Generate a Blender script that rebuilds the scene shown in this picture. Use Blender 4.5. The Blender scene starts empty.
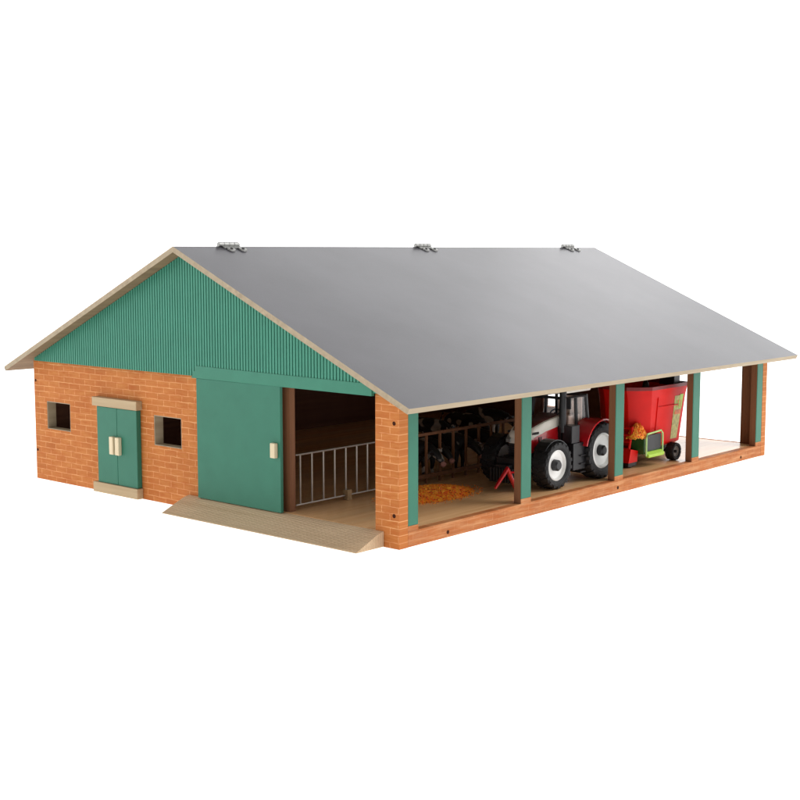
import bpy, bmesh, math, random
from mathutils import Vector, Matrix
random.seed(7)
S = 0.01                      # everything below is authored in centimetres (a 1:32 toy barn)
R = math.radians
scene = bpy.context.scene

# ------------------------------------------------------------------ camera
cam_d = bpy.data.cameras.new('camera')
cam = bpy.data.objects.new('camera', cam_d)
scene.collection.objects.link(cam)
cam.location = (66.501*S, -75.902*S, 23.455*S)
cam.rotation_euler = (math.pi/2-0.1140, 0, 0.7190)
cam_d.sensor_width = 36; cam_d.lens = 1306.1/800*36
cam_d.clip_start = 0.01; cam_d.clip_end = 100
scene.camera = cam

# ------------------------------------------------------------------ world, lamps, exposure
w = bpy.data.worlds.new('World'); scene.world = w; w.use_nodes = True
w.node_tree.nodes['Background'].inputs[0].default_value = (0.985, 0.985, 1.0, 1)
w.node_tree.nodes['Background'].inputs[1].default_value = 0.34
def area(name, loc, target, sx, sy, power, col=(1, 1, 1)):
    d = bpy.data.lights.new(name, 'AREA'); d.shape = 'RECTANGLE'
    d.size = sx*S; d.size_y = sy*S; d.energy = power; d.color = col
    o = bpy.data.objects.new(name, d); scene.collection.objects.link(o)
    o.location = Vector(loc)*S
    o.rotation_euler = (Vector(target)-Vector(loc)).to_track_quat('-Z', 'Y').to_euler()
    return o
area('softbox_lamp', (-30, -190, 130), (-15, 0, 8), 120, 90, 6.3, (1, .98, .95))
area('softbox_lamp', (100, 125, 170), (-5, 45, 3), 90, 80, 19, (1, .99, .98))
area('softbox_lamp', (-107, 272, 130), (-12, 54, 18), 55, 45, .55, (1, .98, 1))
scene.view_settings.view_transform = 'Standard'
scene.view_settings.look = 'None'
scene.view_settings.exposure = 0
scene.view_settings.gamma = 1

# ------------------------------------------------------------------ material helpers
def lin(c):
    c = c/255
    return c/12.92 if c <= .04045 else ((c+.055)/1.055)**2.4
def rgb(r, g, b): return (lin(r), lin(g), lin(b), 1)
def newmat(name):
    m = bpy.data.materials.new(name); m.use_nodes = True
    return m, m.node_tree.nodes, m.node_tree.links, m.node_tree.nodes['Principled BSDF']
def mixcol(N, L, fac, a, b, blend='MIX'):
    n = N.new('ShaderNodeMix'); n.data_type = 'RGBA'; n.blend_type = blend
    for sock, v in ((n.inputs[0], fac), (n.inputs[6], a), (n.inputs[7], b)):
        if hasattr(v, 'is_output') or isinstance(v, bpy.types.NodeSocket): L.new(v, sock)
        else: sock.default_value = v
    return n.outputs[2]
def coords(N, L, scale=(1, 1, 1), rot=(0, 0, 0), loc=(0, 0, 0)):
    t = N.new('ShaderNodeTexCoord'); mp = N.new('ShaderNodeMapping')
    L.new(t.outputs['Object'], mp.inputs[0])
    mp.inputs['Scale'].default_value = scale; mp.inputs['Rotation'].default_value = rot
    mp.inputs['Location'].default_value = loc
    return mp.outputs[0]
def noise(N, L, vec, scale, detail=4, rough=.6):
    n = N.new('ShaderNodeTexNoise'); L.new(vec, n.inputs['Vector'])
    n.inputs['Scale'].default_value = scale; n.inputs['Detail'].default_value = detail
    n.inputs['Roughness'].default_value = rough
    return n.outputs['Fac']
def ramp(N, L, f, a, b):
    n = N.new('ShaderNodeMapRange'); L.new(f, n.inputs[0])
    n.inputs[1].default_value = a; n.inputs[2].default_value = b
    return n.outputs[0]
def bump(N, L, P, h, strength, dist):
    n = N.new('ShaderNodeBump'); n.inputs['Strength'].default_value = strength
    n.inputs['Distance'].default_value = dist*S; L.new(h, n.inputs['Height'])
    L.new(n.outputs[0], P.inputs['Normal'])

def plain(name, col, rough=.5, spec=.5, metal=0, var=.12, scale=300, bmp=0.0, coat=0):
    m, N, L, P = newmat(name)
    v = coords(N, L)
    f = noise(N, L, v, scale, 4)
    dark = tuple(c*(1-var) for c in col[:3])+(1,); light = tuple(min(1, c*(1+var)) for c in col[:3])+(1,)
    L.new(mixcol(N, L, ramp(N, L, f, .3, .7), dark, light), P.inputs['Base Color'])
    P.inputs['Roughness'].default_value = rough; P.inputs['Metallic'].default_value = metal
    P.inputs['Specular IOR Level'].default_value = spec
    P.inputs['Coat Weight'].default_value = coat
    if bmp: bump(N, L, P, f, bmp, .03)
    return m

def wood(name, base, dark, axis='x', rough=.55, spec=.4, grain=1.0, coat=0):
    m, N, L, P = newmat(name)
    st = {'x': (6, 160, 160), 'y': (160, 6, 160), 'z': (160, 160, 6)}[axis]
    v = coords(N, L, st)
    f = noise(N, L, v, 1.0, 5, .65)
    v2 = coords(N, L, tuple(s*.22 for s in st))
    f2 = noise(N, L, v2, 1.3, 3, .5)
    c = mixcol(N, L, ramp(N, L, f, .35, .7), base, dark)
    c = mixcol(N, L, ramp(N, L, f2, .35, .75), c, tuple(x*.82 for x in base[:3])+(1,))
    L.new(c, P.inputs['Base Color'])
    P.inputs['Roughness'].default_value = rough; P.inputs['Specular IOR Level'].default_value = spec
    P.inputs['Coat Weight'].default_value = coat; P.inputs['Coat Roughness'].default_value = .12
    bump(N, L, P, f, .25*grain, .03)
    return m

def brick(name, plane, b1=(188, 120, 64), b2=(172, 102, 52), mo=(222, 164, 112)):
    m, N, L, P = newmat(name)
    t = N.new('ShaderNodeTexCoord'); sp = N.new('ShaderNodeSeparateXYZ'); cb = N.new('ShaderNodeCombineXYZ')
    L.new(t.outputs['Object'], sp.inputs[0])
    L.new(sp.outputs[{'x': 0, 'y': 1}[plane]], cb.inputs[0]); L.new(sp.outputs[2], cb.inputs[1])
    # wobble, so that the courses look printed by hand
    wn = N.new('ShaderNodeTexNoise'); L.new(cb.outputs[0], wn.inputs['Vector'])
    wn.inputs['Scale'].default_value = 90; wn.inputs['Detail'].default_value = 3
    ms = N.new('ShaderNodeVectorMath'); ms.operation = 'MULTIPLY_ADD'
    L.new(wn.outputs['Color'], ms.inputs[0]); ms.inputs[1].default_value = (.0022, .0016, 0)
    L.new(cb.outputs[0], ms.inputs[2])
    b = N.new('ShaderNodeTexBrick'); L.new(ms.outputs[0], b.inputs['Vector'])
    b.inputs['Scale'].default_value = 1
    b.inputs['Brick Width'].default_value = 1.75*S; b.inputs['Row Height'].default_value = .576*S
    b.inputs['Mortar Size'].default_value = .048*S; b.inputs['Mortar Smooth'].default_value = .7
    b.inputs['Bias'].default_value = -.1
    b.inputs['Color1'].default_value = rgb(*b1); b.inputs['Color2'].default_value = rgb(*b2)
    b.inputs['Mortar'].default_value = rgb(*mo)
    # horizontal grain and blotches of the print
    mp = N.new('ShaderNodeMapping'); L.new(cb.outputs[0], mp.inputs[0]); mp.inputs['Scale'].default_value = (60, 420, 1)
    f = noise(N, L, mp.outputs[0], 1, 6, .7)
    c = mixcol(N, L, ramp(N, L, f, .3, .62), rgb(172, 92, 42), b.outputs['Color'])
    if plane == 'y':
        mp2 = N.new('ShaderNodeMapping'); L.new(cb.outputs[0], mp2.inputs[0]); mp2.inputs['Scale'].default_value = (22, 260, 1)
        c = mixcol(N, L, ramp(N, L, noise(N, L, mp2.outputs[0], 1, 5, .6), .48, .68), c, rgb(196, 142, 98))
    f2 = noise(N, L, cb.outputs[0], 35, 4, .6)
    c = mixcol(N, L, ramp(N, L, f2, .35, .75), c, mixcol(N, L, .22, c, rgb(226, 152, 88)))
    L.new(c, P.inputs['Base Color'])
    P.inputs['Roughness'].default_value = .6; P.inputs['Specular IOR Level'].default_value = .1
    bump(N, L, P, b.outputs['Fac'], -.25, .03)
    return m

M = {}
M['brick_x'] = brick('brick_print_front', 'x')
M['brick_y'] = brick('brick_print_side', 'y', (174, 114, 74), (160, 100, 62), (192, 136, 94))
M['green_rail'] = plain('green_rail_paint', rgb(59, 123, 101), .42, .2, var=.05, scale=60, bmp=.1)
M['green_door'] = plain('green_door_paint', rgb(54, 114, 93), .42, .2, var=.05, scale=60, bmp=.1)
M['green'] = plain('green_paint', rgb(66, 134, 112), .42, .2, var=.05, scale=60, bmp=.1)
M['green_edge'] = plain('green_paint_edge', rgb(58, 118, 96), .5, .3, var=.06, scale=80)
M['mdf'] = wood('pale_board_edge', rgb(176, 158, 130), rgb(140, 122, 96), 'y')
M['mdf_x'] = wood('pale_board_edge_cross', rgb(188, 164, 134), rgb(152, 128, 98), 'x')
M['ramp'] = wood('ramp_wood', rgb(176, 146, 108), rgb(146, 118, 84), 'x', .6)
def ramp_mat():
    m, N, L, P = newmat('grooved_ramp_wood')
    v = coords(N, L, (6, 120, 120)); f = noise(N, L, v, 1, 5, .65)
    wv = N.new('ShaderNodeTexWave'); wv.wave_type = 'BANDS'; wv.bands_direction = 'Y'
    L.new(coords(N, L), wv.inputs['Vector']); wv.inputs['Scale'].default_value = 1/(.27*S)/3.14159/2*3.14159; wv.inputs['Distortion'].default_value = 1.2
    wv.inputs['Detail'].default_value = 2
    c = mixcol(N, L, ramp(N, L, f, .3, .7), rgb(228, 200, 164), rgb(200, 170, 132))
    c = mixcol(N, L, ramp(N, L, wv.outputs['Fac'], .1, .6), rgb(188, 160, 126), c)
    L.new(c, P.inputs['Base Color']); P.inputs['Roughness'].default_value = .65
    bump(N, L, P, wv.outputs['Fac'], .5, .05)
    return m
M['rampw'] = ramp_mat()
M['handle'] = wood('handle_wood', rgb(228, 212, 178), rgb(206, 186, 148), 'z', .5)
M['lintel'] = wood('lintel_wood', rgb(188, 164, 128), rgb(166, 140, 104), 'x', .6)
M['floor'] = wood('floor_wood', rgb(250, 200, 146), rgb(226, 168, 114), 'y', .26, .5, .3)
M['brown'] = wood('dark_hardboard', rgb(108, 70, 52), rgb(84, 54, 40), 'y', .7, .2)
M['brown_z'] = wood('brown_board_edge', rgb(138, 92, 62), rgb(106, 68, 46), 'z', .65, .25)
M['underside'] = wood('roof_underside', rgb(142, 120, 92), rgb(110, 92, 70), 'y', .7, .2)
M['metal'] = plain('galvanised_wire', rgb(166, 156, 148), .4, .5, .55, .1, 400)
M['steel'] = plain('zinc_hinge', rgb(158, 158, 155), .38, .5, .7, .1, 500)
M['dark'] = plain('dark_screw', rgb(40, 36, 34), .5, .3)
M['hole'] = plain('drill_hole', rgb(58, 28, 16), .8, .1)
M['tyre'] = plain('tyre_rubber', rgb(28, 27, 28), .6, .35, var=.15, scale=250, bmp=.3)
M['rim'] = plain('white_rim', rgb(240, 238, 234), .35, .4, var=.03)
M['red'] = plain('red_paint', rgb(190, 22, 30), .25, .5, var=.05, scale=60, coat=.4)
M['shadedred'] = plain('roof_shaded_red_paint', rgb(120, 20, 18), .4, .4, var=.06)  # roof shade on the tub's top edge, put into a darker red
M['mixred'] = plain('bright_red_paint', rgb(214, 20, 12), .45, .2, var=.06, scale=60)
M['hoodtop'] = plain('dark_red_hood_top', rgb(74, 30, 28), .35, .4, var=.08)
M['white'] = plain('cream_white_paint', rgb(226, 218, 206), .35, .5, var=.05)
M['black'] = plain('black_plastic', rgb(26, 25, 27), .38, .4, var=.2, scale=200)
M['grey'] = plain('grey_plastic', rgb(150, 140, 132), .5, .4, var=.12, scale=220)
M['seat'] = plain('beige_seat', rgb(222, 196, 182), .6, .3, var=.15, scale=260, bmp=.3)
M['dkgreen'] = plain('dark_green_plastic', rgb(40, 84, 34), .45, .4, var=.15)
M['lime'] = plain('lime_green_plastic', rgb(176, 214, 76), .4, .4, var=.08)
M['palegreen'] = plain('pale_green_tube', rgb(176, 212, 132), .4, .4, var=.08)
M['yellow'] = plain('ochre_decal', rgb(188, 176, 96), .4, .4, var=.35, scale=260)
M['orange'] = plain('orange_decal', rgb(232, 110, 36), .4, .4, var=.3, scale=300)

def glossy_roof():
    m, N, L, P = newmat('grey_roof_laminate')
    v = coords(N, L)
    f = noise(N, L, v, 900, 2); f2 = noise(N, L, v, 7, 4)
    c = mixcol(N, L, ramp(N, L, f, .3, .7), rgb(50, 48, 55), rgb(60, 58, 65))
    c = mixcol(N, L, ramp(N, L, f2, .3, .7), c, mixcol(N, L, .25, c, rgb(112, 112, 118)))
    L.new(c, P.inputs['Base Color'])
    P.inputs['Roughness'].default_value = .28; P.inputs['Specular IOR Level'].default_value = .44
    bump(N, L, P, f, .1, .02)
    return m
M['roof'] = glossy_roof()

def glass():
    m, N, L, P = newmat('cab_glass')
    P.inputs['Base Color'].default_value = (.9, .93, .93, 1); P.inputs['Roughness'].default_value = .04
    t = N.new('ShaderNodeBsdfTransparent'); mx = N.new('ShaderNodeMixShader'); g = N.new('ShaderNodeBsdfGlossy')
    g.inputs['Roughness'].default_value = .05
    lw = N.new('ShaderNodeLayerWeight'); lw.inputs[0].default_value = .5
    pw = N.new('ShaderNodeMath'); pw.operation = 'POWER'; L.new(lw.outputs['Facing'], pw.inputs[0]); pw.inputs[1].default_value = 4
    ma = N.new('ShaderNodeMath'); ma.operation = 'MULTIPLY_ADD'; L.new(pw.outputs[0], ma.inputs[0]); ma.inputs[1].default_value = .6; ma.inputs[2].default_value = .06
    L.new(ma.outputs[0], mx.inputs[0]); L.new(t.outputs[0], mx.inputs[1]); L.new(g.outputs[0], mx.inputs[2])
    L.new(mx.outputs[0], N['Material Output'].inputs[0])
    return m
M['glass'] = glass()

def feedmat():
    m, N, L, P = newmat('orange_feed')
    v = coords(N, L); vo = N.new('ShaderNodeTexVoronoi'); L.new(v, vo.inputs['Vector']); vo.inputs['Scale'].default_value = 800
    sx = N.new('ShaderNodeSeparateColor'); L.new(vo.outputs['Color'], sx.inputs[0])
    c = mixcol(N, L, sx.outputs[0], rgb(252, 100, 14), rgb(255, 190, 50))
    c = mixcol(N, L, ramp(N, L, sx.outputs[1], .86, .9), c, rgb(190, 56, 12))
    L.new(c, P.inputs['Base Color']); P.inputs['Roughness'].default_value = .6
    return m
M['feed'] = feedmat()

def hide():
    m, N, L, P = newmat('black_and_white_hide')
    t = N.new('ShaderNodeTexCoord'); oi = N.new('ShaderNodeObjectInfo')
    ad = N.new('ShaderNodeVectorMath'); ad.operation = 'ADD'
    cb = N.new('ShaderNodeCombineXYZ'); L.new(oi.outputs['Random'], cb.inputs[0]); L.new(oi.outputs['Random'], cb.inputs[1])
    L.new(t.outputs['Object'], ad.inputs[0]); L.new(cb.outputs[0], ad.inputs[1])
    f = noise(N, L, ad.outputs[0], 55, 1.5, .4)
    L.new(mixcol(N, L, ramp(N, L, f, .60, .62), rgb(22, 20, 20), rgb(176, 166, 156)), P.inputs['Base Color'])
    P.inputs['Roughness'].default_value = .55
    return m
M['hide'] = hide()
M['pink'] = plain('pink_muzzle', rgb(178, 126, 116), .5, .4)

# ------------------------------------------------------------------ mesh helpers
class MB:
    """collects shapes (cm) and links them as one mesh object"""
    def __init__(s): s.bm = bmesh.new(); s.mi = 0
    def _set(s, faces):
        for f in faces: f.material_index = s.mi
        return s
    def verts_faces(s, vs, fs):
        v = [s.bm.verts.new(p) for p in vs]; out = []
        for f in fs:
            try: out.append(s.bm.faces.new([v[i] for i in f]))
            except ValueError: pass
        s._set(out); return s
    def box(s, x0, x1, y0, y1, z0, z1):
        vs = [(x, y, z) for x in (x0, x1) for y in (y0, y1) for z in (z0, z1)]
        fs = [(0, 1, 3, 2), (4, 6, 7, 5), (0, 4, 5, 1), (2, 3, 7, 6), (0, 2, 6, 4), (1, 5, 7, 3)]
        return s.verts_faces(vs, fs)
    def prism(s, poly, axis, a, b):
        """poly: 2-D points on the plane across axis, extruded from a to b"""
        def P(p, t):
            return {'x': (t, p[0], p[1]), 'y': (p[0], t, p[1]), 'z': (p[0], p[1], t)}[axis]
        n = len(poly)
        vs = [P(p, a) for p in poly]+[P(p, b) for p in poly]
        fs = [tuple(range(n)), tuple(range(2*n-1, n-1, -1))]+[(i, i+n, (i+1) % n+n, (i+1) % n) for i in range(n)]
        return s.verts_faces(vs, fs)
    def tube(s, pts, r, n=8, closed=False):
        pts = [Vector(p) for p in pts]; rings = []
        up = Vector((0, 0, 1))
        for i, p in enumerate(pts):
            if closed: d = pts[(i+1) % len(pts)]-pts[i-1]
            else: d = pts[min(i+1, len(pts)-1)]-pts[max(i-1, 0)]
            d.normalize()
            u = d.cross(up if abs(d.z) < .95 else Vector((1, 0, 0))).normalized(); v = d.cross(u)
            rr = r[i] if isinstance(r, (list, tuple)) else r
            rings.append([s.bm.verts.new(p+(u*math.cos(k*2*math.pi/n)+v*math.sin(k*2*math.pi/n))*rr) for k in range(n)])
        out = []
        m = len(rings)
        for i in range(m if closed else m-1):
            a, b = rings[i], rings[(i+1) % m]
            for k in range(n): out.append(s.bm.faces.new((a[k], a[(k+1) % n], b[(k+1) % n], b[k])))
        if not closed: out += [s.bm.faces.new(rings[0]), s.bm.faces.new(rings[-1])]
        s._set(out); return s
    def lathe(s, prof, c, axis='x', n=40, closed=False):
        """prof: (offset along axis, radius) revolved about an axis through c"""
        c = Vector(c); rings = []
        for (t, r) in prof:
            ring = []
            for k in range(n):
                a = 2*math.pi*k/n; q = (math.cos(a)*r, math.sin(a)*r)
                o = {'x': (t, q[0], q[1]), 'y': (q[0], t, q[1]), 'z': (q[0], q[1], t)}[axis]
                ring.append(s.bm.verts.new(c+Vector(o)))
            rings.append(ring)
        out = []
        for a, b in zip(rings, rings[1:]+(rings[:1] if closed else [])):
            for k in range(n): out.append(s.bm.faces.new((a[k], a[(k+1) % n], b[(k+1) % n], b[k])))
        if closed: return s._set(out)
        if prof[0][1] > 0: out.append(s.bm.faces.new(rings[0]))
        if prof[-1][1] > 0: out.append(s.bm.faces.new(rings[-1]))
        s._set(out); return s
    def build(s, name, mats, parent=None, bevel=0, smooth=False, origin=(0, 0, 0)):
        bmesh.ops.recalc_face_normals(s.bm, faces=s.bm.faces)
        for v in s.bm.verts: v.co = (v.co-Vector(origin))*S
        me = bpy.data.meshes.new(name); s.bm.to_mesh(me); s.bm.free()
        if not isinstance(mats, (list, tuple)): mats = [mats]
        for m in mats: me.materials.append(m)
        if smooth:
            for p in me.polygons: p.use_smooth = True
            me.set_sharp_from_angle(angle=R(38))
        o = bpy.data.objects.new(name, me); scene.collection.objects.link(o)
        o.location = Vector(origin)*S
        if parent: o.parent = parent
        if bevel:
            b = o.modifiers.new('bevel', 'BEVEL'); b.width = bevel*S; b.segments = 2; b.limit_method = 'ANGLE'
        return o
def thing(name, label, cat, loc=(0, 0, 0), rz=0, group=None):
    o = bpy.data.objects.new(name, None); scene.collection.objects.link(o)
    o.empty_display_size = .01
    o.location = Vector(loc)*S; o.rotation_euler = (0, 0, rz)
    o['label'] = label; o['category'] = cat
    if group: o['group'] = group
    return o
def copy_tree(o, parent=None):
    c = o.copy(); scene.collection.objects.link(c)
    if parent: c.parent = parent
    for ch in list(o.children): copy_tree(ch, c)
    return c

# ------------------------------------------------------------------ the setting: a white sweep with an added glow
def setting():
    m, N, L, P = newmat('white_sheet_added_glow')
    P.inputs['Base Color'].default_value = (.86, .86, .86, 1); P.inputs['Roughness'].default_value = .9
    P.inputs['Specular IOR Level'].default_value = 0
    P.inputs['Emission Color'].default_value = (1, 1, 1, 1); P.inputs['Emission Strength'].default_value = 1.0  # glow added so the sheet stays white and shows no shadows
    # floor 12 m wide that curves up into a backdrop behind the barn (seen from the camera, behind = -x +y)
    b = MB(); ctr = Vector((-25, 32, 0)); n = 64
    prof = [(0.01, 0), (150, 0), (330, 0), (400, 0), (430, 6), (455, 22), (470, 45), (478, 80), (480, 160), (480, 420)]
    fwd = math.atan2(math.cos(.719), -math.sin(.719))
    rings = []
    for i in range(n+1):
        a = fwd-R(115)+R(230)*i/n
        rings.append([b.bm.verts.new((ctr.x+math.cos(a)*r, ctr.y+math.sin(a)*r, z)) for r, z in prof])
    for p, q in zip(rings, rings[1:]):
        for k in range(len(prof)-1): b.bm.faces.new((p[k], q[k], q[k+1], p[k+1]))
    # flat apron of the same sheet towards the camera
    a0, a1 = fwd+R(115), fwd-R(115)+R(360)
    pr = None
    for i in range(33):
        a = a0+(a1-a0)*i/32
        cur = [b.bm.verts.new((ctr.x+math.cos(a)*r, ctr.y+math.sin(a)*r, 0)) for r in (.01, 150, 400)]
        if pr:
            for k in range(2): b.bm.faces.new((pr[k], cur[k], cur[k+1], pr[k+1]))
        pr = cur
    bmesh.ops.remove_doubles(b.bm, verts=b.bm.verts, dist=.02)
    o = b.build('backdrop', m, smooth=True)
    o['kind'] = 'structure'; o['label'] = 'seamless white backdrop under and behind the toy barn'
setting()

# ------------------------------------------------------------------ THE BARN
Wd, Ln, HS = 50.0, 63.95, 1.28            # width, length, floor height
T = 1.03                                  # board thickness
HB = 12.30                                # top of brick / bottom of gable cladding
HR, SL = 23.815, 0.44402                  # ridge height, roof slope
RT = .52                                  # roof thickness measured vertically
def zr(x): return HR-SL*abs(x+25)         # top of roof at x
barn = thing('toy_barn', 'long toy barn with orange brick walls, green gable and doors and a grey pitched roof',
             'toy barn', (0, 0, 0))

# floor board
f = MB(); f.box(-Wd+T, -.76, T, Ln-T, .25, HS); f.box(-13.59, -2.57, .01, T, .25, HS)
f.build('floor_board', M['floor'], barn)

# front gable wall (brick), made of butted blocks around its openings
def gable_wall(name, y0, y1, front):
    b = MB()
    zt = HB-.02
    wz0, wz1 = 5.36, 8.2
    if front:
        xs = [(-Wd, -47.84), (-43.81, -30.48), (-26.5, -13.6)]
        for a, c in xs: b.box(a, c, y0, y1, 0, zt)
        for a, c in ((-47.84, -43.81), (-30.48, -26.5)):
            b.box(a, c, y0, y1, 0, wz0); b.box(a, c, y0, y1, wz1, zt)
    else:
        b.box(-Wd, -30.3, y0, y1, 0, zt); b.box(-26.8, -12.6, y0, y1, 0, zt)
        b.box(-30.3, -26.8, y0, y1, 0, 3.4); b.box(-30.3, -26.8, y0, y1, 8.3, zt)
    b.box(-13.6 if front else -12.6, -2.53, y0, y1, 0, .24 if front else HS-.06)
    # the corner pillar, cut off along the roof slope
    zc = zr(-2.53)-RT-.03; z0 = zr(0)-RT-.03
    b.prism([(-2.53, 0), (0, 0), (0, z0), (-2.53, zc)], 'y', y0, y1)
    return b.build(name, M['brick_x'], barn)
gable_wall('front_wall', 0, T, True)
gable_wall('rear_wall', Ln-T, Ln, False)
# brown inner lining edges: visible as the raw cut of the door jamb
j = MB(); j.box(-13.59, -12.68, .4, T-.02, HS, HB-.05)
j.build('door_jamb', M['brown_z'], barn)
# dark lining inside the gable walls
ins = MB()
for a, c, z0_, z1_ in ((-Wd+T, -47.9, HS, HB), (-43.75, -30.55, HS, HB), (-26.4, -13.5, HS, HB)):
    ins.box(a, c, T+.01, T+.12, z0_, z1_)
ins.build('wall_lining', M['brown'], barn)
pin = MB(); pin.box(-2.5, -.86, T+.01, T+.12, HS, 12); pin.box(-2.56, -2.533, .03, T+.1, HS, 12.4)
pin.build('pillar_lining', M['brown_z'], barn)
rin = MB(); rin.box(-2.48, -.8, Ln-T-.12, Ln-T-.01, HS, 12); rin.box(-2.56, -2.533, Ln-T-.1, Ln-.03, HS, 12.4)
rin.build('pillar_lining', M['brown_z'], barn)
ri = MB()
ri.box(-30.29, -30.24, Ln-T, Ln-.02, 3.42, 8.28); ri.box(-12.59, -12.54, Ln-T, Ln-.02, HS, HB); ri.box(-Wd+T, -30.31, Ln-T-.12, Ln-T-.01, HS, HB); ri.box(-26.7, -12.62, Ln-T-.12, Ln-T-.01, HS, HB)
ri.build('wall_lining', M['brown'], barn)

for x0, x1 in ((-47.84, -43.81), (-30.48, -26.5)):
    b = MB(); b.box(x0+.003, x0+.07, .02, T-.01, 5.37, 8.19); b.box(x1-.07, x1-.003, .02, T-.01, 5.37, 8.19)
    b.box(x0+.071, x1-.071, .02, T-.01, 5.363, 5.43); b.box(x0+.071, x1-.071, .02, T-.01, 8.13, 8.197)
    b.build('window_frame', M['mdf'], barn)
# left long wall
b = MB(); b.box(-Wd, -Wd+T, T, Ln-T, 0, 12.2); b.build('side_wall', M['brick_y'], barn, bevel=.04)
b = MB(); b.box(-Wd+T+.01, -Wd+T+.15, T+.2, Ln-T-.2, HS, 12.0)
b.build('wall_lining', M['brown'], barn)
# dark inner partition between the cow stalls and the rest of the barn
# gable cladding with real vertical ribs, cut along the roof
def cladding(name, yb, yf, ribs):
    b = MB()
    def strip(x0, x1, ya, yc, z0=HB):
        cut = RT+.04
        za, zb = zr(x0)-cut, zr(x1)-cut
        if min(za, zb) <= z0+.02:
            return
        pts = [(x0, z0), (x1, z0), (x1, zb)]+([(-25, zr(-25)-cut)] if x0 < -25 < x1 else [])+[(x0, za)]
        b.prism(pts, 'y', ya, yc)
    xl, xr = -49.1, -.9
    mid = yb+(yf-yb)*.87
    strip(xl, xr, yb, mid)
    if ribs:
        x = xl+.02; pitch = .36
        while x < xr-.3:
            wv = pitch*.66
            zlow = HB+.0
            if x > -23.6: zlow = 13.22-.015*(x+23.6)
            strip(x, x+wv, mid, yf, zlow)
            x += pitch
    return b.build(name, M['green'], barn)
cladding('gable_cladding', .3, -.5, True)
cladding('gable_cladding', Ln-.3, Ln+.14, True)
g = MB(); g.prism([(-Wd+1.5, HB), (-1.5, HB), (-25, zr(-25)-RT-.2)], 'y', T-.3, T-.02)
g.build('gable_lining', M['brown'], barn)
g = MB(); g.prism([(-Wd+1, HB), (-1, HB), (-25, zr(-25)-RT-.1)], 'y', Ln-T, Ln-.35)
g.build('gable_lining', M['brown'], barn)
# smooth green rail above the sliding door
b = MB()
zt = 13.24
def rail_ring(y, top, e):
    return [(-24.35, y, 12.12), (-2.45, y, 12.06), (-2.45, y, zr(-2.45)-RT-.06-e*.4), (-3.9-e*.3, y, 13.05-e), (-23.55-e*.9, y, top-e)]
rr_ = [[b.bm.verts.new(p) for p in rail_ring(y, zt, e)] for y, e in ((-.2, 0), (-.52, 0), (-.545, .03))]
for p, q in zip(rr_, rr_[1:]):
    for k in range(5): b.bm.faces.new((p[k], p[(k+1) % 5], q[(k+1) % 5], q[k]))
b.bm.faces.new(rr_[0]); b.bm.faces.new(rr_[-1])
b.build('door_rail', M['green_rail'], barn, bevel=.04)

# roof: two boards
OF, OB, OV = 1.825, 2.30, 2.591
for side in (1, -1):
    b = MB(); xe = -25+side*(25+OV)
    ze = zr(xe); y0, y1 = -OF, Ln+OB
    top = [(-25, HR), (xe, ze)]
    # square-cut eave: bottom edge pulled in along the slope
    xin = xe-side*RT*.40
    prof = [(-25, HR), (xe, ze), (xin, zr(xin)-RT), (-25, HR-RT)]
    vs = [(p[0], y, p[1]) for y in (y0, y1) for p in prof]
    b.mi = 0; b.verts_faces([vs[0], vs[1], vs[5], vs[4]], [(0, 1, 2, 3)])
    b.mi = 1; b.verts_faces([vs[0], vs[1], vs[2], vs[3], vs[4], vs[5], vs[6], vs[7]],
                            [(0, 3, 2, 1), (4, 5, 6, 7), (1, 2, 6, 5)])
    b.mi = 2; b.verts_faces([vs[3], vs[2], vs[6], vs[7]], [(0, 1, 2, 3)])
    bmesh.ops.remove_doubles(b.bm, verts=b.bm.verts, dist=.001)
    o = b.build('roof', [M['roof'], M['mdf'], M['underside']], barn)
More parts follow.
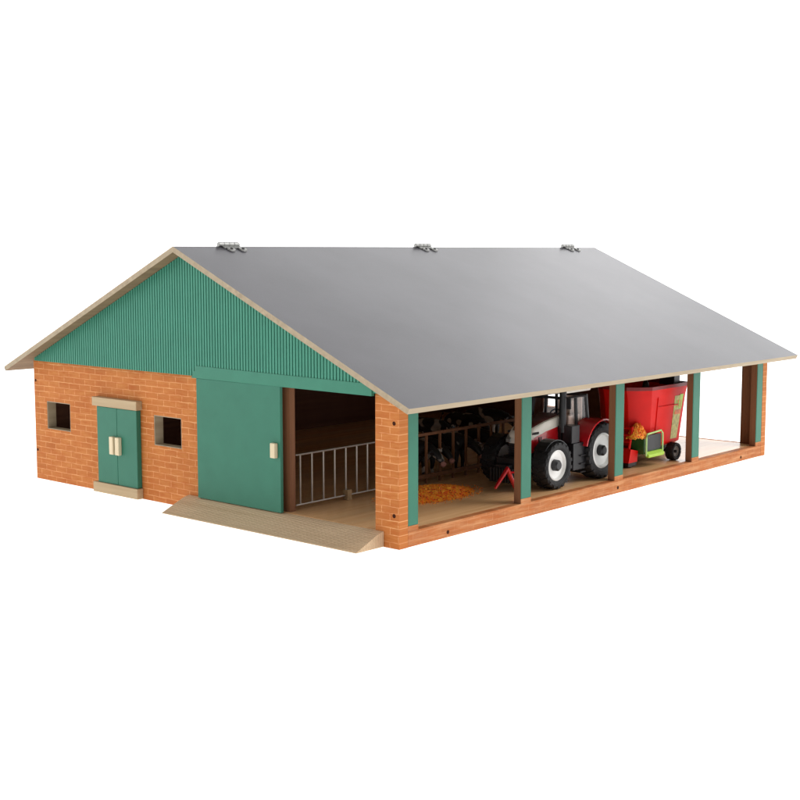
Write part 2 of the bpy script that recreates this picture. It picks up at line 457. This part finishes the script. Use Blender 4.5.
# hinges on the ridge
sa = math.atan(SL)
for y0 in (3.45, 31.1, 58.9):
    b = MB(); L_ = 2.5
    b.tube([(-25.0, y0, HR+.2), (-25.0, y0+L_, HR+.2)], .17, 12)
    for k in range(4): b.tube([(-25, y0+.02+k*.62, HR+.2), (-25, y0+.5+k*.62, HR+.2)], .205, 12)
    for side, ys in ((1, (y0+.35, y0+L_)), (-1, (y0, y0+L_-.35))):
        # leaf plate lying on the slope
        def Pt(d, y, h): # d = distance down the slope
            return (-25+side*(d*math.cos(sa)+h*math.sin(sa)), y, HR-d*math.sin(sa)+h*math.cos(sa))
        vs = [Pt(d, y, h) for d in (.0, .55) for y in ys for h in (.02, .12)]
        b.verts_faces(vs, [(0, 1, 3, 2), (4, 6, 7, 5), (0, 4, 5, 1), (2, 3, 7, 6), (0, 2, 6, 4), (1, 5, 7, 3)])
        for yy in (y0+.95, y0+2.35):
            ring0 = [Pt(.75+.42*math.cos(a*math.pi/8), yy+.42*math.sin(a*math.pi/8), .02) for a in range(16)]
            ring1 = [Pt(.75+.40*math.cos(a*math.pi/8), yy+.40*math.sin(a*math.pi/8), .14) for a in range(16)]
            b.verts_faces(ring0+ring1, [tuple(range(16)), tuple(range(31, 15, -1))]+[(i, (i+1) % 16, 16+(i+1) % 16, 16+i) for i in range(16)])
    h = b.build('hinge', M['steel'], barn, smooth=True)
    c = MB()
    for side in (1, -1):
        for yy in (y0+.95, y0+2.35):
            def Pt(d, y, h_): return (-25+side*(d*math.cos(sa)+h_*math.sin(sa)), y, HR-d*math.sin(sa)+h_*math.cos(sa))
            r0 = [Pt(.78+.17*math.cos(a*math.pi/6), yy+.17*math.sin(a*math.pi/6), .1) for a in range(12)]
            r1 = [Pt(.78+.12*math.cos(a*math.pi/6), yy+.12*math.sin(a*math.pi/6), .21) for a in range(12)]
            c.verts_faces(r0+r1, [tuple(range(12)), tuple(range(23, 11, -1))]+[(i, (i+1) % 12, 12+(i+1) % 12, 12+i) for i in range(12)])
    c.build('screws', M['dark'], h)

# open long side: brick base strip and the posts standing on it
PX = .76
b = MB(); b.box(-PX, 0, T+.01, Ln-T-.01, 0, HS)
b.build('base_strip', M['brick_y'], barn, bevel=.05)
b = MB(); b.box(-PX-.0, -.02, T+.02, Ln-T-.02, 11.0, 12.2)
b.build('eave_beam', M['green_edge'], barn)
posts = [(T+.015, 2.3), (16.25, 17.72), (31.62, 33.12), (46.8, 48.28), (Ln-T-1.35, Ln-T-.015)]
for y0, y1 in posts:
    b = MB()
    b.mi = 0; b.box(-PX+.01, 0, y0, y1, HS+.43, 10.98)
    p = b.build('post', [M['green_door']], barn, bevel=.05)
    c = MB(); c.box(-PX+.01, -.002, y0, y1, HS+.005, HS+.428); c.build('footing', M['brick_y'], p)
    d = MB(); d.box(-PX+.0, -.06, y0-.035, y0-.004, HS+.005, 10.98); d.build('raw_edge', M['brown_z'], p)
# drilled screw holes: sunk dark plugs
def hole(p0, p1, r_): b = MB(); b.tube([p0, p1], r_, 12); b.build('screw_hole', M['hole'], barn)
for x, z in ((-.55, 10.0), (-.55, 2.64)): hole((x, -.012, z), (x, .2, z), .17)
for x, z in ((-49.72, 10.2), (-49.72, 3.0)): hole((x, -.012, z), (x, .2, z), .15)
for y, z in ((6.05, .45), (32.22, .55), (58.0, .45)): hole((.012, y, z), (-.2, y, z), .17)

# little double door with lintel and sill
b = MB(); b.box(-39.15, -32.2, -.72, -.0, 8.5, 9.36); b.build('lintel', M['lintel'], barn, bevel=.05)
b = MB(); b.box(-39.25, -32.3, -.72, -.0, .02, 1.02); b.build('sill', M['lintel'], barn, bevel=.05)
for x0, x1, hx in ((-38.6, -35.48, -35.95), (-35.44, -32.42, -35.05)):
    b = MB(); b.box(x0, x1, -.55, -.03, 1.04, 8.46); d = b.build('door', M['green_door'], barn, bevel=.035)
    c = MB(); c.box(hx-.30, hx+.30, -.95, -.56, 4.0, 5.72); c.build('handle', M['handle'], d, bevel=.06)
# big sliding door
b = MB(); b.box(-23.72, -12.9, -.5, -.2, 1.3, 12.10)
d = b.build('sliding_door', M['green_door'], barn, bevel=.03)
c = MB(); c.box(-13.78, -13.2, -.92, -.51, 6.0, 7.28); c.build('handle', M['handle'], d, bevel=.06)
# ramp
b = MB()
b.prism([(-3.25, .02), (-3.25, .08), (-1.5, .82), (-.9, 1.07), (-.5, 1.2), (-.2, 1.26), (-.02, 1.265), (-.02, .02)], 'x', -25.5, -1.62)
b.build('ramp', M['rampw'], barn, bevel=.03)

# ------------------------------------------------------------------ PEN FENCE (wire)
fx = -12.95
fence = thing('pen_fence', 'low grey wire pen fence with thin upright bars inside the barn', 'fence', (fx, 1.3, HS))
b = MB(); y1f = 12.9
b.tube([(0, 0, 4.78), (0, y1f, 4.78)], .085, 8); b.build('top_rail', M['metal'], fence, smooth=True)
b = MB(); b.tube([(0, 0, .42), (0, y1f, .42)], .085, 8); b.build('bottom_rail', M['metal'], fence, smooth=True)
k = 0
bar0 = None
while True:
    y = .55+1.42*k
    if y > y1f: break
    if bar0 is None:
        b = MB(); b.tube([(0, 0, .42), (0, 0, 4.78)], .075, 8); bar0 = b.build('bar', M['metal'], fence, smooth=True); o = bar0
    else:
        o = bar0.copy(); scene.collection.objects.link(o)
    o.location = Vector((0, y, 0))*S
    k += 1
for y in (6.1,):
    b = MB(); b.box(-.25, .35, y, y+.55, 0, .95); b.build('foot', M['ramp'], fence, bevel=.05)

rail = thing('feed_fence', 'long feed fence coloured brown for the dark of the stall area, cows standing behind it', 'feed fence', (fx, 14.4, HS))  # carries on the pen fence; dimness of the stall put into its brown
b = MB(); b.box(-.14, .14, 0, 27, 4.62, 4.9); b.build('top_rail', M['brown_z'], rail, bevel=.03)
b = MB(); b.box(-.14, .14, 0, 27, .5, .9); b.build('bottom_rail', M['brown_z'], rail, bevel=.03)
for k in range(14):
    b = MB(); b.box(-.1, .1, -.1, .1, 0, 4.62); o = b.build('upright', M['brown_z'], rail); o.location = Vector((0, .2+2.04*k, 0))*S

# ------------------------------------------------------------------ ORANGE FEED
def feed_heap(name, cx, cy, rx, ry, h, base, parent=None, n=900, label=None):
    b = MB()
    nx, ny = 30, 44
    rnd = random.Random(3)
    grid = []
    for i in range(nx+1):
        row = []
        for j_ in range(ny+1):
            u = i/nx*2-1; v = j_/ny*2-1
            d = math.sqrt(u*u+v*v)
            z = h*max(0, 1-d**2)*(.6+.5*rnd.random())
            row.append(b.bm.verts.new((cx+u*rx, cy+v*ry, base+.01+z)) if d < 1.02 else None)
        grid.append(row)
    for i in range(nx):
        for j_ in range(ny):
            q = [grid[i][j_], grid[i+1][j_], grid[i+1][j_+1], grid[i][j_+1]]
            if all(q): b.bm.faces.new(q)
    for _ in range(n):
        a = rnd.random()*2*math.pi; d = math.sqrt(rnd.random())*(1.06 if rnd.random() < .85 else 1.28)
        x, y = cx+rx*d*math.cos(a), cy+ry*d*math.sin(a)
        z = base+h*max(0, 1-d*d)*.9+.03; s_ = .04+.05*rnd.random()
        rot = Matrix.Rotation(rnd.random()*6, 3, Vector((rnd.random(), rnd.random(), rnd.random()+.1)).normalized())
        vs = [Vector((x, y, z))+rot@Vector(p)*s_ for p in ((1, 0, -.5), (-.6, .8, -.4), (-.6, -.8, -.4), (0, 0, .8))]
        b.verts_faces(vs, [(0, 1, 2), (0, 3, 1), (1, 3, 2), (2, 3, 0)])
    return b.build(name, M['feed'], parent)
o = feed_heap('orange_feed', -8.9, 14.3, 3.0, 5.1, .8, HS, n=4200)
o['kind'] = 'stuff'; o['label'] = 'long heap of orange crumbly feed on the barn floor along the pen fence'

# ------------------------------------------------------------------ COWS behind the fence
def cow_proto():
    t = thing('cow', 'x', 'cow', (0, 0, HS), 0, 'cows with their heads through the pen fence')
    # local frame: +x forward (towards the feed), z up, cm
    pts = [(-4.0, 0, 3.2), (-2.6, 0, 3.25), (-1.2, 0, 3.1), (.1, 0, 3.2), (1.0, 0, 3.35), (1.7, 0, 3.1), (2.3, 0, 2.75), (2.75, 0, 2.35), (3.1, 0, 1.95)]
    rad = [.78, .95, 1.0, .9, .62, .5, .46, .36, .26]
    edges = [(i, i+1) for i in range(len(pts)-1)]
    def leg(root, chain, rr):
        last = root
        for p, r_ in zip(chain, rr):
            pts.append(p); rad.append(r_); edges.append((last, len(pts)-1)); last = len(pts)-1
    for s in (1, -1):
        leg(3, [(.15, s*.52, 2.3), (.25, s*.55, 1.45), (.15, s*.55, .75), (.25, s*.55, .15)], [.42, .26, .17, .2])
        leg(0, [(-3.75, s*.55, 2.3), (-3.45, s*.58, 1.6), (-3.85, s*.58, 1.05), (-3.75, s*.58, .15)], [.5, .3, .18, .2])
    me = bpy.data.meshes.new('body'); me.from_pydata([Vector(p)*S for p in pts], edges, [])
    me.materials.append(M['hide'])
    o = bpy.data.objects.new('body', me); scene.collection.objects.link(o); o.parent = t
    sk = o.modifiers.new('skin', 'SKIN'); sk.use_smooth_shade = True
    for i, sv in enumerate(me.skin_vertices[0].data):
        sv.radius = (rad[i]*S, rad[i]*S*(.92 if i < 3 else 1)); sv.use_root = (i == 1)
    ss = o.modifiers.new('sub', 'SUBSURF'); ss.levels = 2; ss.render_levels = 2
    b = MB(); b.lathe([(-.18, .2), (0, .29), (.16, .27), (.24, .15)], (0, 0, 0), 'x', 14)
    mz = b.build('muzzle', M['pink'], t, smooth=True); mz.location = Vector((3.12, 0, 1.88))*S; mz.rotation_euler = (0, R(45), 0)
    for s in (1, -1):
        b = MB(); b.tube([(2.15, s*.35, 3.0), (2.12, s*.6, 3.05), (2.1, s*.9, 2.95), (2.1, s*1.05, 2.85)], [.1, .17, .14, .03], 8)
        b.build('ear', M['hide'], t, smooth=True)
        b = MB(); b.lathe([(-.06, .02), (-.03, .06), (.03, .06), (.06, .02)], (2.6, s*.35, 2.68), 'y', 10)
        b.build('eye', M['black'], t, smooth=True)
    b = MB(); b.tube([(-4.6, 0, 3.6), (-4.95, 0, 3.0), (-4.95, 0, 2.0), (-4.9, 0, 1.4)], [.12, .08, .07, .15], 8)
    b.build('tail', M['hide'], t, smooth=True)
    return t
cow = cow_proto()
cow_y = [(19.7, .2), (21.8, -.4), (25.8, .2), (29.9, .1)]
cow_l = ['black and white cow nearest the corner pillar, head down over the orange feed',
         'black and white cow second from the corner pillar, reaching through the fence bars',
         'black and white cow second from the tractor, in the row behind the fence',
         'black and white cow right beside the nose of the tractor, behind the fence']
back = ['black and white cow far back in the barn, left one of the rear three', 'black and white cow far back in the barn, middle one of the rear three',
        'black and white cow far back in the barn, right one of the rear three']
for i, (x, y, a) in enumerate(((-24.0, 33, 6), (-23.5, 39, -8), (-24.5, 44.5, 8))):
    c = copy_tree(cow); c.location = Vector((x, y, HS))*S; c.rotation_euler = (0, 0, R(a)); c['label'] = back[i]; c['group'] = 'cows standing at the back'
for i, (y, dx) in enumerate(cow_y):
    c = cow if i == 0 else copy_tree(cow)
    # keep each neck midway between two bars
    kk = round((y-14.6)/2.04-.5); yy = 14.6+2.04*(kk+.5)
    c.location = Vector((-15.0+dx, yy, HS))*S; c['label'] = cow_l[i]

# ------------------------------------------------------------------ WHEELS
def wheel(parent, x, y, z, Rr, w_, rr, out, hubr=.34, lugs=20, rimmat='rim', name='wheel'):
    """out = +1/-1: the side the dish faces"""
    b = MB()
    b.lathe([(-.10*w_*out, rr*.99), (.36*w_*out, rr*.99), (.40*w_*out, rr*.90), (.24*w_*out, rr*.84), (.15*w_*out, rr*.5), (.19*w_*out, .01)], (0, 0, 0), 'x', 40)
    rim = b.build(name, M[rimmat], parent, smooth=True); rim.location = Vector((x, y, z))*S
    t = MB()
    h = w_/2
    t.lathe([(-h*.72, rr*.95), (-h*.95, rr*1.12), (-h, Rr*.86), (-h*.86, Rr*.955), (0, Rr*.965), (h*.86, Rr*.955), (h, Rr*.86), (h*.95, rr*1.12), (h*.72, rr*.95)], (0, 0, 0), 'x', 48, closed=True)
    for k in range(lugs*2):
        s = 1 if k % 2 else -1
        a = 2*math.pi*(k*.5)/lugs
        da = .26*2.2/Rr*.6
        th = .075*2.2/Rr
        pts = []
        for (u, ang) in ((0.02, da), (.62, .25*da), (1.0, 0)):
            for rad_ in (Rr*.93, Rr):
                for q in (-th, th):
                    r_ = rad_ if u < .99 else (rad_-.12*Rr if rad_ == Rr*.93 else Rr*.955)
                    A = a+ang+q
                    pts.append((s*u*h*1.0, math.cos(A)*r_, math.sin(A)*r_))
        fs = []
        for g_ in (0, 4):
            fs += [(g_+0, g_+1, g_+5, g_+4), (g_+2, g_+6, g_+7, g_+3), (g_+0, g_+4, g_+6, g_+2), (g_+1, g_+3, g_+7, g_+5)]
        fs += [(0, 2, 3, 1), (8, 9, 11, 10)]
        t.verts_faces(pts, fs)
    t.build('tyre', M['tyre'], rim)
    hb = MB(); hb.lathe([(.08*w_*out, hubr), (.42*w_*out, hubr*.95), (.50*w_*out, hubr*.7), (.50*w_*out, .01)], (0, 0, 0), 'x', 20)
    hb.build('hub', M['black'], rim, smooth=True)
    return rim

# ------------------------------------------------------------------ TRACTOR (nose towards -y)
tr = thing('toy_tractor', 'red and white toy tractor with white wheel rims, parked under the roof', 'toy tractor', (-5.3, 28.3, HS))
FA, RA = -4.0, 3.75
for s in (1, -1):
    wheel(tr, s*2.95, FA, 2.25, 2.25, 1.75, 1.5, s, .55, 18)
    wheel(tr, s*2.95, RA, 2.78, 2.78, 1.8, 1.8, s, .55, 20)
b = MB()   # chassis, axles, gearbox
b.box(-.9, .9, -5.6, 4.6, 1.7, 3.2); b.box(-1.2, 1.2, -1.2, 4.8, 2.2, 4.0)
b.tube([(-2.6, FA, 2.2), (2.6, FA, 2.2)], .42, 12); b.tube([(-2.6, RA, 2.75), (2.6, RA, 2.75)], .55, 12)
b.box(-.9, .9, 4.6, 5.4, 2.2, 3.6)
b.tube([(-.4, -5.4, 1.8), (1.6, -3.0, 1.9)], .12, 8)
b.build('chassis', M['black'], tr, bevel=.05)
# hood: lower red flanks, white upper shell, black grille
def loft(b, secs):
    rings = [[b.bm.verts.new(p) for p in s_] for s_ in secs]; n = len(rings[0]); out = []
    for a, c in zip(rings, rings[1:]):
        for k in range(n): out.append(b.bm.faces.new((a[k], a[(k+1) % n], c[(k+1) % n], c[k])))
    out += [b.bm.faces.new(rings[0]), b.bm.faces.new(rings[-1])]
    b._set(out)
def hoodsec(y, hw, z0, z1, r_=.35):
    pts = [(-hw, y, z0), (-hw, y, z1-r_), (-hw+r_*.35, y, z1-r_*.3), (-hw+r_, y, z1), (hw-r_, y, z1), (hw-r_*.35, y, z1-r_*.3), (hw, y, z1-r_), (hw, y, z0)]
    return pts
b = MB(); loft(b, [hoodsec(-5.341, 1.05, 3.35, 4.55), hoodsec(-5.211, 1.18, 3.2, 4.85), hoodsec(-4.428, 1.3, 3.3, 5.15), hoodsec(-2.862, 1.46, 3.9, 5.45), hoodsec(-0.687, 1.5, 3.7, 5.75)])
b.build('hood_flank', M['red'], tr, smooth=True)
b = MB(); loft(b, [hoodsec(-5.429, .95, 4.1, 4.75, .3), hoodsec(-5.211, 1.22, 4.3, 5.15), hoodsec(-4.428, 1.36, 4.75, 5.65), hoodsec(-2.862, 1.44, 5.1, 6.1), hoodsec(-0.6, 1.48, 5.45, 6.45)])
hd = b.build('hood', M['white'], tr, smooth=True)
b = MB(); loft(b, [hoodsec(-5.037, .9, 4.6, 5.36, .3), hoodsec(-4.428, 1.14, 4.9, 5.80), hoodsec(-2.862, 1.24, 5.3, 6.24), hoodsec(-0.556, 1.28, 5.6, 6.6)])
b.build('hood_top', M['hoodtop'], hd, smooth=True)
b = MB()
for k in range(7): b.box(-.95, .95, -5.52, -5.36, 2.35+k*.25, 2.5+k*.25)
b.box(-1.0, 1.0, -5.42, -4.7, 2.2, 4.1)
b.build('grille', M['black'], tr)
for s in (1, -1):
    b = MB(); b.prism([(-5.559, 4.15), (-5.559, 4.5), (-5.255, 4.85), (-4.95, 4.9), (-4.95, 4.3)], 'x', s*.7, s*1.25); b.build('headlight', M['steel'], tr, bevel=.05)
    # vents and the maker's short dark lettering marks on the flank
    b = MB()
    for k in range(5): b.box(s*1.40, s*1.47, -5.0+k*.22, -4.87+k*.22, 5.0, 5.22)
    b.build('lettering', M['dark'], tr)
    b = MB()
    for k in range(5): b.box(s*1.30, s*1.405, -3.9+k*.3, -3.75+k*.3, 4.1, 4.7)
    b.build('side_vent', M['black'], tr)
    # front mudguard
    b = MB(); pts = []
    for k in range(9):
        a = R(35+k*13); pts.append((FA+math.cos(a)*2.42, 2.25+math.sin(a)*2.42))
    inner = [(FA+(p[0]-FA)*.965, 2.25+(p[1]-2.25)*.965) for p in pts[::-1]]
    b.prism(pts+inner, 'x', s*2.2, s*3.5)
    b.build('front_mudguard', M['black'], tr)
# front linkage, red lift arms and weight block
b = MB(); b.box(-1.1, 1.1, -7.2, -5.3, 1.2, 3.0); b.box(-.8, .8, -7.8, -7.1, 1.0, 2.4)
for k in range(8): b.box(-1.35+k*.34, -1.1+k*.34, -7.95, -6.9, .75, 2.1)
b.build('weight_block', M['black'], tr, bevel=.06)
b = MB()
for x in (.95,):
    b.tube([(x*1.5, -7.45, .15), (x*1.5, -8.9, 2.3), (x*1.5, -10.7, .75)], [.2, .24, .13], 8)
b.tube([(1.42, -6, 1.7), (1.42, -8.4, 1.9)], .1, 8)
b.build('front_linkage', M['red'], tr, smooth=True)
# rear fenders
for s in (1, -1):
    b = MB(); pts = []
    for k in range(15):
        a = R(20+k*10.5); pts.append((RA+math.cos(a)*3.12, 2.85+math.sin(a)*3.05))
    inner = [(RA+(p[0]-RA)*.955, 2.85+(p[1]-2.85)*.955) for p in pts[::-1]]
    b.prism(pts+inner, 'x', s*1.7, s*3.75)
    q = [(RA+(p[0]-RA)*.96, 2.85+(p[1]-2.85)*.96) for p in pts]
    b.prism(q+[(RA-1.6, 3.2), (RA+1.6, 3.2)][::-1], 'x', s*1.62, s*1.95)
    b.build('rear_fender', M['red'], tr, smooth=True)
# cab: base, pillars, glass, roof, seat
b = MB(); b.box(-1.9, 1.9, -.9, 4.0, 3.6, 5.1); b.box(-1.95, 1.95, -.9, .2, 5.05, 5.5)
b.box(2.0, 3.3, -.9, 1.2, 1.3, 3.9); b.box(-3.3, -2.0, -.9, 1.2, 1.3, 3.9)
b.box(2.1, 3.2, -1.05, .3, 3.9, 5.6)
for k in range(3): b.box(2.2, 3.5, .1, 1.0, 1.0+k*.8, 1.12+k*.8)
b.build('cab_base', M['black'], tr, bevel=.06)
b = MB()
for s in (1, -1):
    for p0, p1 in (((-.7, 5.2), (-.35, 8.2)), ((1.75, 5.0), (1.7, 8.2)), ((3.8, 5.0), (3.5, 8.2))):
        b.tube([(s*1.85, p0[0], p0[1]), (s*1.72, p1[0], p1[1])], .17, 6)
b.tube([(-1.7, -.4, 8.1), (1.7, -.4, 8.1)], .15, 6); b.tube([(-1.7, 3.5, 8.1), (1.7, 3.5, 8.1)], .15, 6)
b.tube([(1.78, -.4, 8.1), (1.78, 3.5, 8.1)], .12, 6); b.tube([(-1.78, -.4, 8.1), (-1.78, 3.5, 8.1)], .12, 6)
b.build('cab_frame', M['black'], tr)
for vs in ([(1.83, -.6, 5.1), (1.83, 3.7, 5.1), (1.73, 3.4, 8.1), (1.73, -.3, 8.1)], [(-1.83, -.6, 5.1), (-1.83, 3.7, 5.1), (-1.73, 3.4, 8.1), (-1.73, -.3, 8.1)],
           [(-1.75, -.68, 5.2), (1.75, -.68, 5.2), (1.65, -.33, 8.1), (-1.65, -.33, 8.1)], [(-1.75, 3.8, 5.1), (1.75, 3.8, 5.1), (1.65, 3.5, 8.1), (-1.65, 3.5, 8.1)]):
    b = MB(); b.verts_faces(vs, [(0, 1, 2, 3)]); b.build('window', M['glass'], tr)
b = MB(); b.prism([(-1.0, 8.55), (4.0, 8.55), (4.1, 8.75), (3.9, 9.10), (2.5, 9.30), (-.5, 9.20), (-1.1, 8.85)], 'x', -1.95, 1.95)
b.build('cab_roof', M['white'], tr, bevel=.1)
b = MB(); b.box(-.75, .75, 1.5, 2.9, 5.1, 5.9); b.box(-.75, .75, 2.3, 2.88, 5.8, 7.6)
b.box(.95, 1.5, .9, 2.8, 5.1, 6.3); b.box(-.5, 1.66, 2.9, 3.05, 5.1, 8.0)
b.build('seat', M['seat'], tr, bevel=.15)
b = MB(); b.tube([(0, .2, 5.3), (0, .75, 6.5)], .1, 8)
b.tube([(math.cos(a*math.pi/8)*.5, .75+math.sin(a*math.pi/8)*.35, 6.5+math.sin(a*math.pi/8)*.3) for a in range(16)], .07, 6, closed=True)
b.build('steering_wheel', M['black'], tr)
b = MB(); b.tube([(2.0, -.85, 4.9), (2.0, -.85, 9.0), (2.0, -1.0, 9.4)], [.36, .34, .3], 12)
b.build('exhaust', M['black'], tr, smooth=True)
for s in (1, -1):
    b = MB(); b.tube([(s*1.8, -.5, 8.3), (s*2.9, -.9, 8.2)], .06, 6); b.box(s*2.75-.25, s*2.75+.25, -1.05, -.9, 7.2, 8.3)
    b.build('mirror', M['black'], tr, bevel=.04)
# ------------------------------------------------------------------ FEED MIXER WAGON
mx = thing('feed_mixer_wagon', 'bright red toy feed mixer wagon with a green discharge chute behind the tractor', 'mixer wagon', (-5.2, 44.7, HS))
def tubring(z, hx, hy, cut, n=3):
    pts = []
    for sx, sy in ((1, -1), (1, 1), (-1, 1), (-1, -1)):
        c = cut if sy < 0 else cut*.4
        pts += [(sx*hx, sy*(hy-c), z), (sx*(hx-c*.42), sy*(hy-c*.42), z), (sx*(hx-c), sy*hy, z)]
    pts.sort(key=lambda p: math.atan2(p[1]/hy, p[0]/hx))
    return pts
b = MB(); secs = [tubring(1.65, 2.4, 3.6, 1.3), tubring(2.0, 2.8, 4.1, 1.5), tubring(7.0, 3.2, 4.75, 1.8), tubring(7.9, 3.3, 5.0, 1.9), tubring(7.9, 3.15, 4.85, 1.8), tubring(6.4, 2.9, 4.5, 1.7)]
rings = [[b.bm.verts.new(p) for p in s_] for s_ in secs]
for a, c in zip(rings, rings[1:]):
    n = len(a)
    for k in range(n): b.bm.faces.new((a[k], a[(k+1) % n], c[(k+1) % n], c[k]))
b.bm.faces.new(rings[0]); b.bm.faces.new(rings[-1])
tub = b.build('tub', M['mixred'], mx, smooth=True, bevel=.04)
b = MB()
secs = [tubring(7.85, 3.36, 5.06, 1.92), tubring(8.2, 3.36, 5.06, 1.92), tubring(8.2, 3.1, 4.8, 1.8), tubring(7.85, 3.1, 4.8, 1.8)]
rings = [[b.bm.verts.new(p) for p in s_] for s_ in secs]
for a, c in zip(rings, rings[1:]+rings[:1]):
    n = len(a)
    for k in range(n): b.bm.faces.new((a[k], a[(k+1) % n], c[(k+1) % n], c[k]))
b.build('rim_band', M['shadedred'], tub)
# raised side ribs on the tub
b = MB()
def side_x(z): return 2.8+(z-2.0)*.4/5.0
for y in (-1.75,):
    b.prism([(side_x(2.2), 2.2), (side_x(7.0), 7.0), (side_x(7.0)+.1, 7.0), (side_x(2.2)+.1, 2.2)], 'y', y, y+.12)
b.prism([(side_x(5.9), 5.9), (side_x(6.02), 6.02), (side_x(6.02)+.1, 6.02), (side_x(5.9)+.1, 5.9)], 'y', -1.6, 2.5)
b.build('tub_rib', M['mixred'], tub)
# decals: ochre panel with a green and an orange block (lettering too small to read)
def decal(name, mat, ya, yb, z0, z1, off):
    """ya/yb: (near, far) edges of the mark at its bottom and at its top"""
    b = MB(); xa, xb = side_x(z0), side_x(z1)
    b.verts_faces([(xa+.008, ya[0], z0), (xa+.008, ya[1], z0), (xb+.008, yb[1], z1), (xb+.008, yb[0], z1),
                   (xa+off, ya[0], z0), (xa+off, ya[1], z0), (xb+off, yb[1], z1), (xb+off, yb[0], z1)],
                  [(0, 1, 2, 3), (7, 6, 5, 4), (0, 4, 5, 1), (1, 5, 6, 2), (2, 6, 7, 3), (3, 7, 4, 0)])
    b.build(name, M[mat], tub)
decal('decal', 'yellow', (1.6, 2.9), (1.8, 3.5), 2.3, 6.9, .03)
decal('decal', 'lime', (2.75, 3.3), (2.85, 3.55), 5.5, 7.0, .05)
decal('decal', 'orange', (2.0, 3.1), (2.05, 3.2), 4.9, 5.35, .06)
for k in range(5): decal('decal', 'orange' if k % 2 else 'lime', (2.2+.25*k, 2.35+.25*k), (2.25+.25*k, 2.4+.25*k), 5.6+.1*(k % 3), 6.4, .055)
# running gear
b = MB(); b.box(-2.0, 2.0, -4.4, 3.6, 1.05, 1.7); b.tube([(-2.9, 2.1, .95), (2.9, 2.1, .95)], .18, 8)
b.box(-.35, .35, -7.4, -4.3, 1.0, 1.4); b.tube([(0, -7.3, 1.2), (0, -8.0, 1.3)], .16, 8)
b.build('chassis', M['black'], mx, bevel=.05)
for s in (1, -1): wheel(mx, s*2.95, 2.1, .95, .95, .95, .6, s, .16, 14, 'grey')
# discharge chute: green box with a pale tube frame on the near side, orange feed on top
b = MB(); b.box(1.7, 3.25, -4.4, -.95, 1.35, 3.2); b.build('chute_box', M['dkgreen'], mx, bevel=.06)
b = MB(); b.box(3.26, 3.36, -4.0, -1.2, 1.7, 3.3); b.build('chute_flap', M['black'], mx, bevel=.03)
b = MB(); b.tube([(3.42, -4.25, 1.2), (3.42, -4.25, 3.1), (3.42, -4.05, 3.45), (3.42, -1.35, 3.6), (3.42, -1.0, 3.3), (3.42, -.95, 1.2)], .1, 8)
b.build('chute_frame', M['palegreen'], mx, smooth=True)
b = MB(); b.prism([(3.3, 1.05), (3.65, 1.0), (3.7, 1.3), (3.3, 1.6)], 'y', -4.15, -1.0); b.build('chute_lip', M['lime'], mx, bevel=.04)
feed_heap('feed', 2.3, -4.2, 1.0, 1.35, 1.5, 3.0, mx, 260)
# red front ladder / drawbar frame
b = MB()
for x in (.9, 2.2): b.tube([(x, -5.9, .9), (x, -5.0, 4.2)], .14, 8)
for k in range(5): b.tube([(.9, -5.85+k*.19, 1.3+k*.68), (2.2, -5.85+k*.19, 1.3+k*.68)], .1, 8)
b.prism([(-6.3, .6), (-4.6, .6), (-4.5, 1.7), (-5.9, 2.0)], 'x', .4, 2.6)
b.build('ladder', M['mixred'], mx, smooth=True)
b = MB(); b.box(.6, 2.4, -6.0, -4.4, .12, .58); b.lathe([(-.3, .35), (.3, .35)], (2.0, -5.3, .35), 'x', 20)
b.build('jack_foot', M['black'], mx, bevel=.05)
b = MB(); b.lathe([(0, .5), (1.4, .35), (1.9, .1)], (0, 1.2, 6.6), 'z', 16); b.box(.6, 2.4, 3.0, 4.2, 7.9, 8.9)
b.build('auger_box', M['black'], mx, bevel=.05)
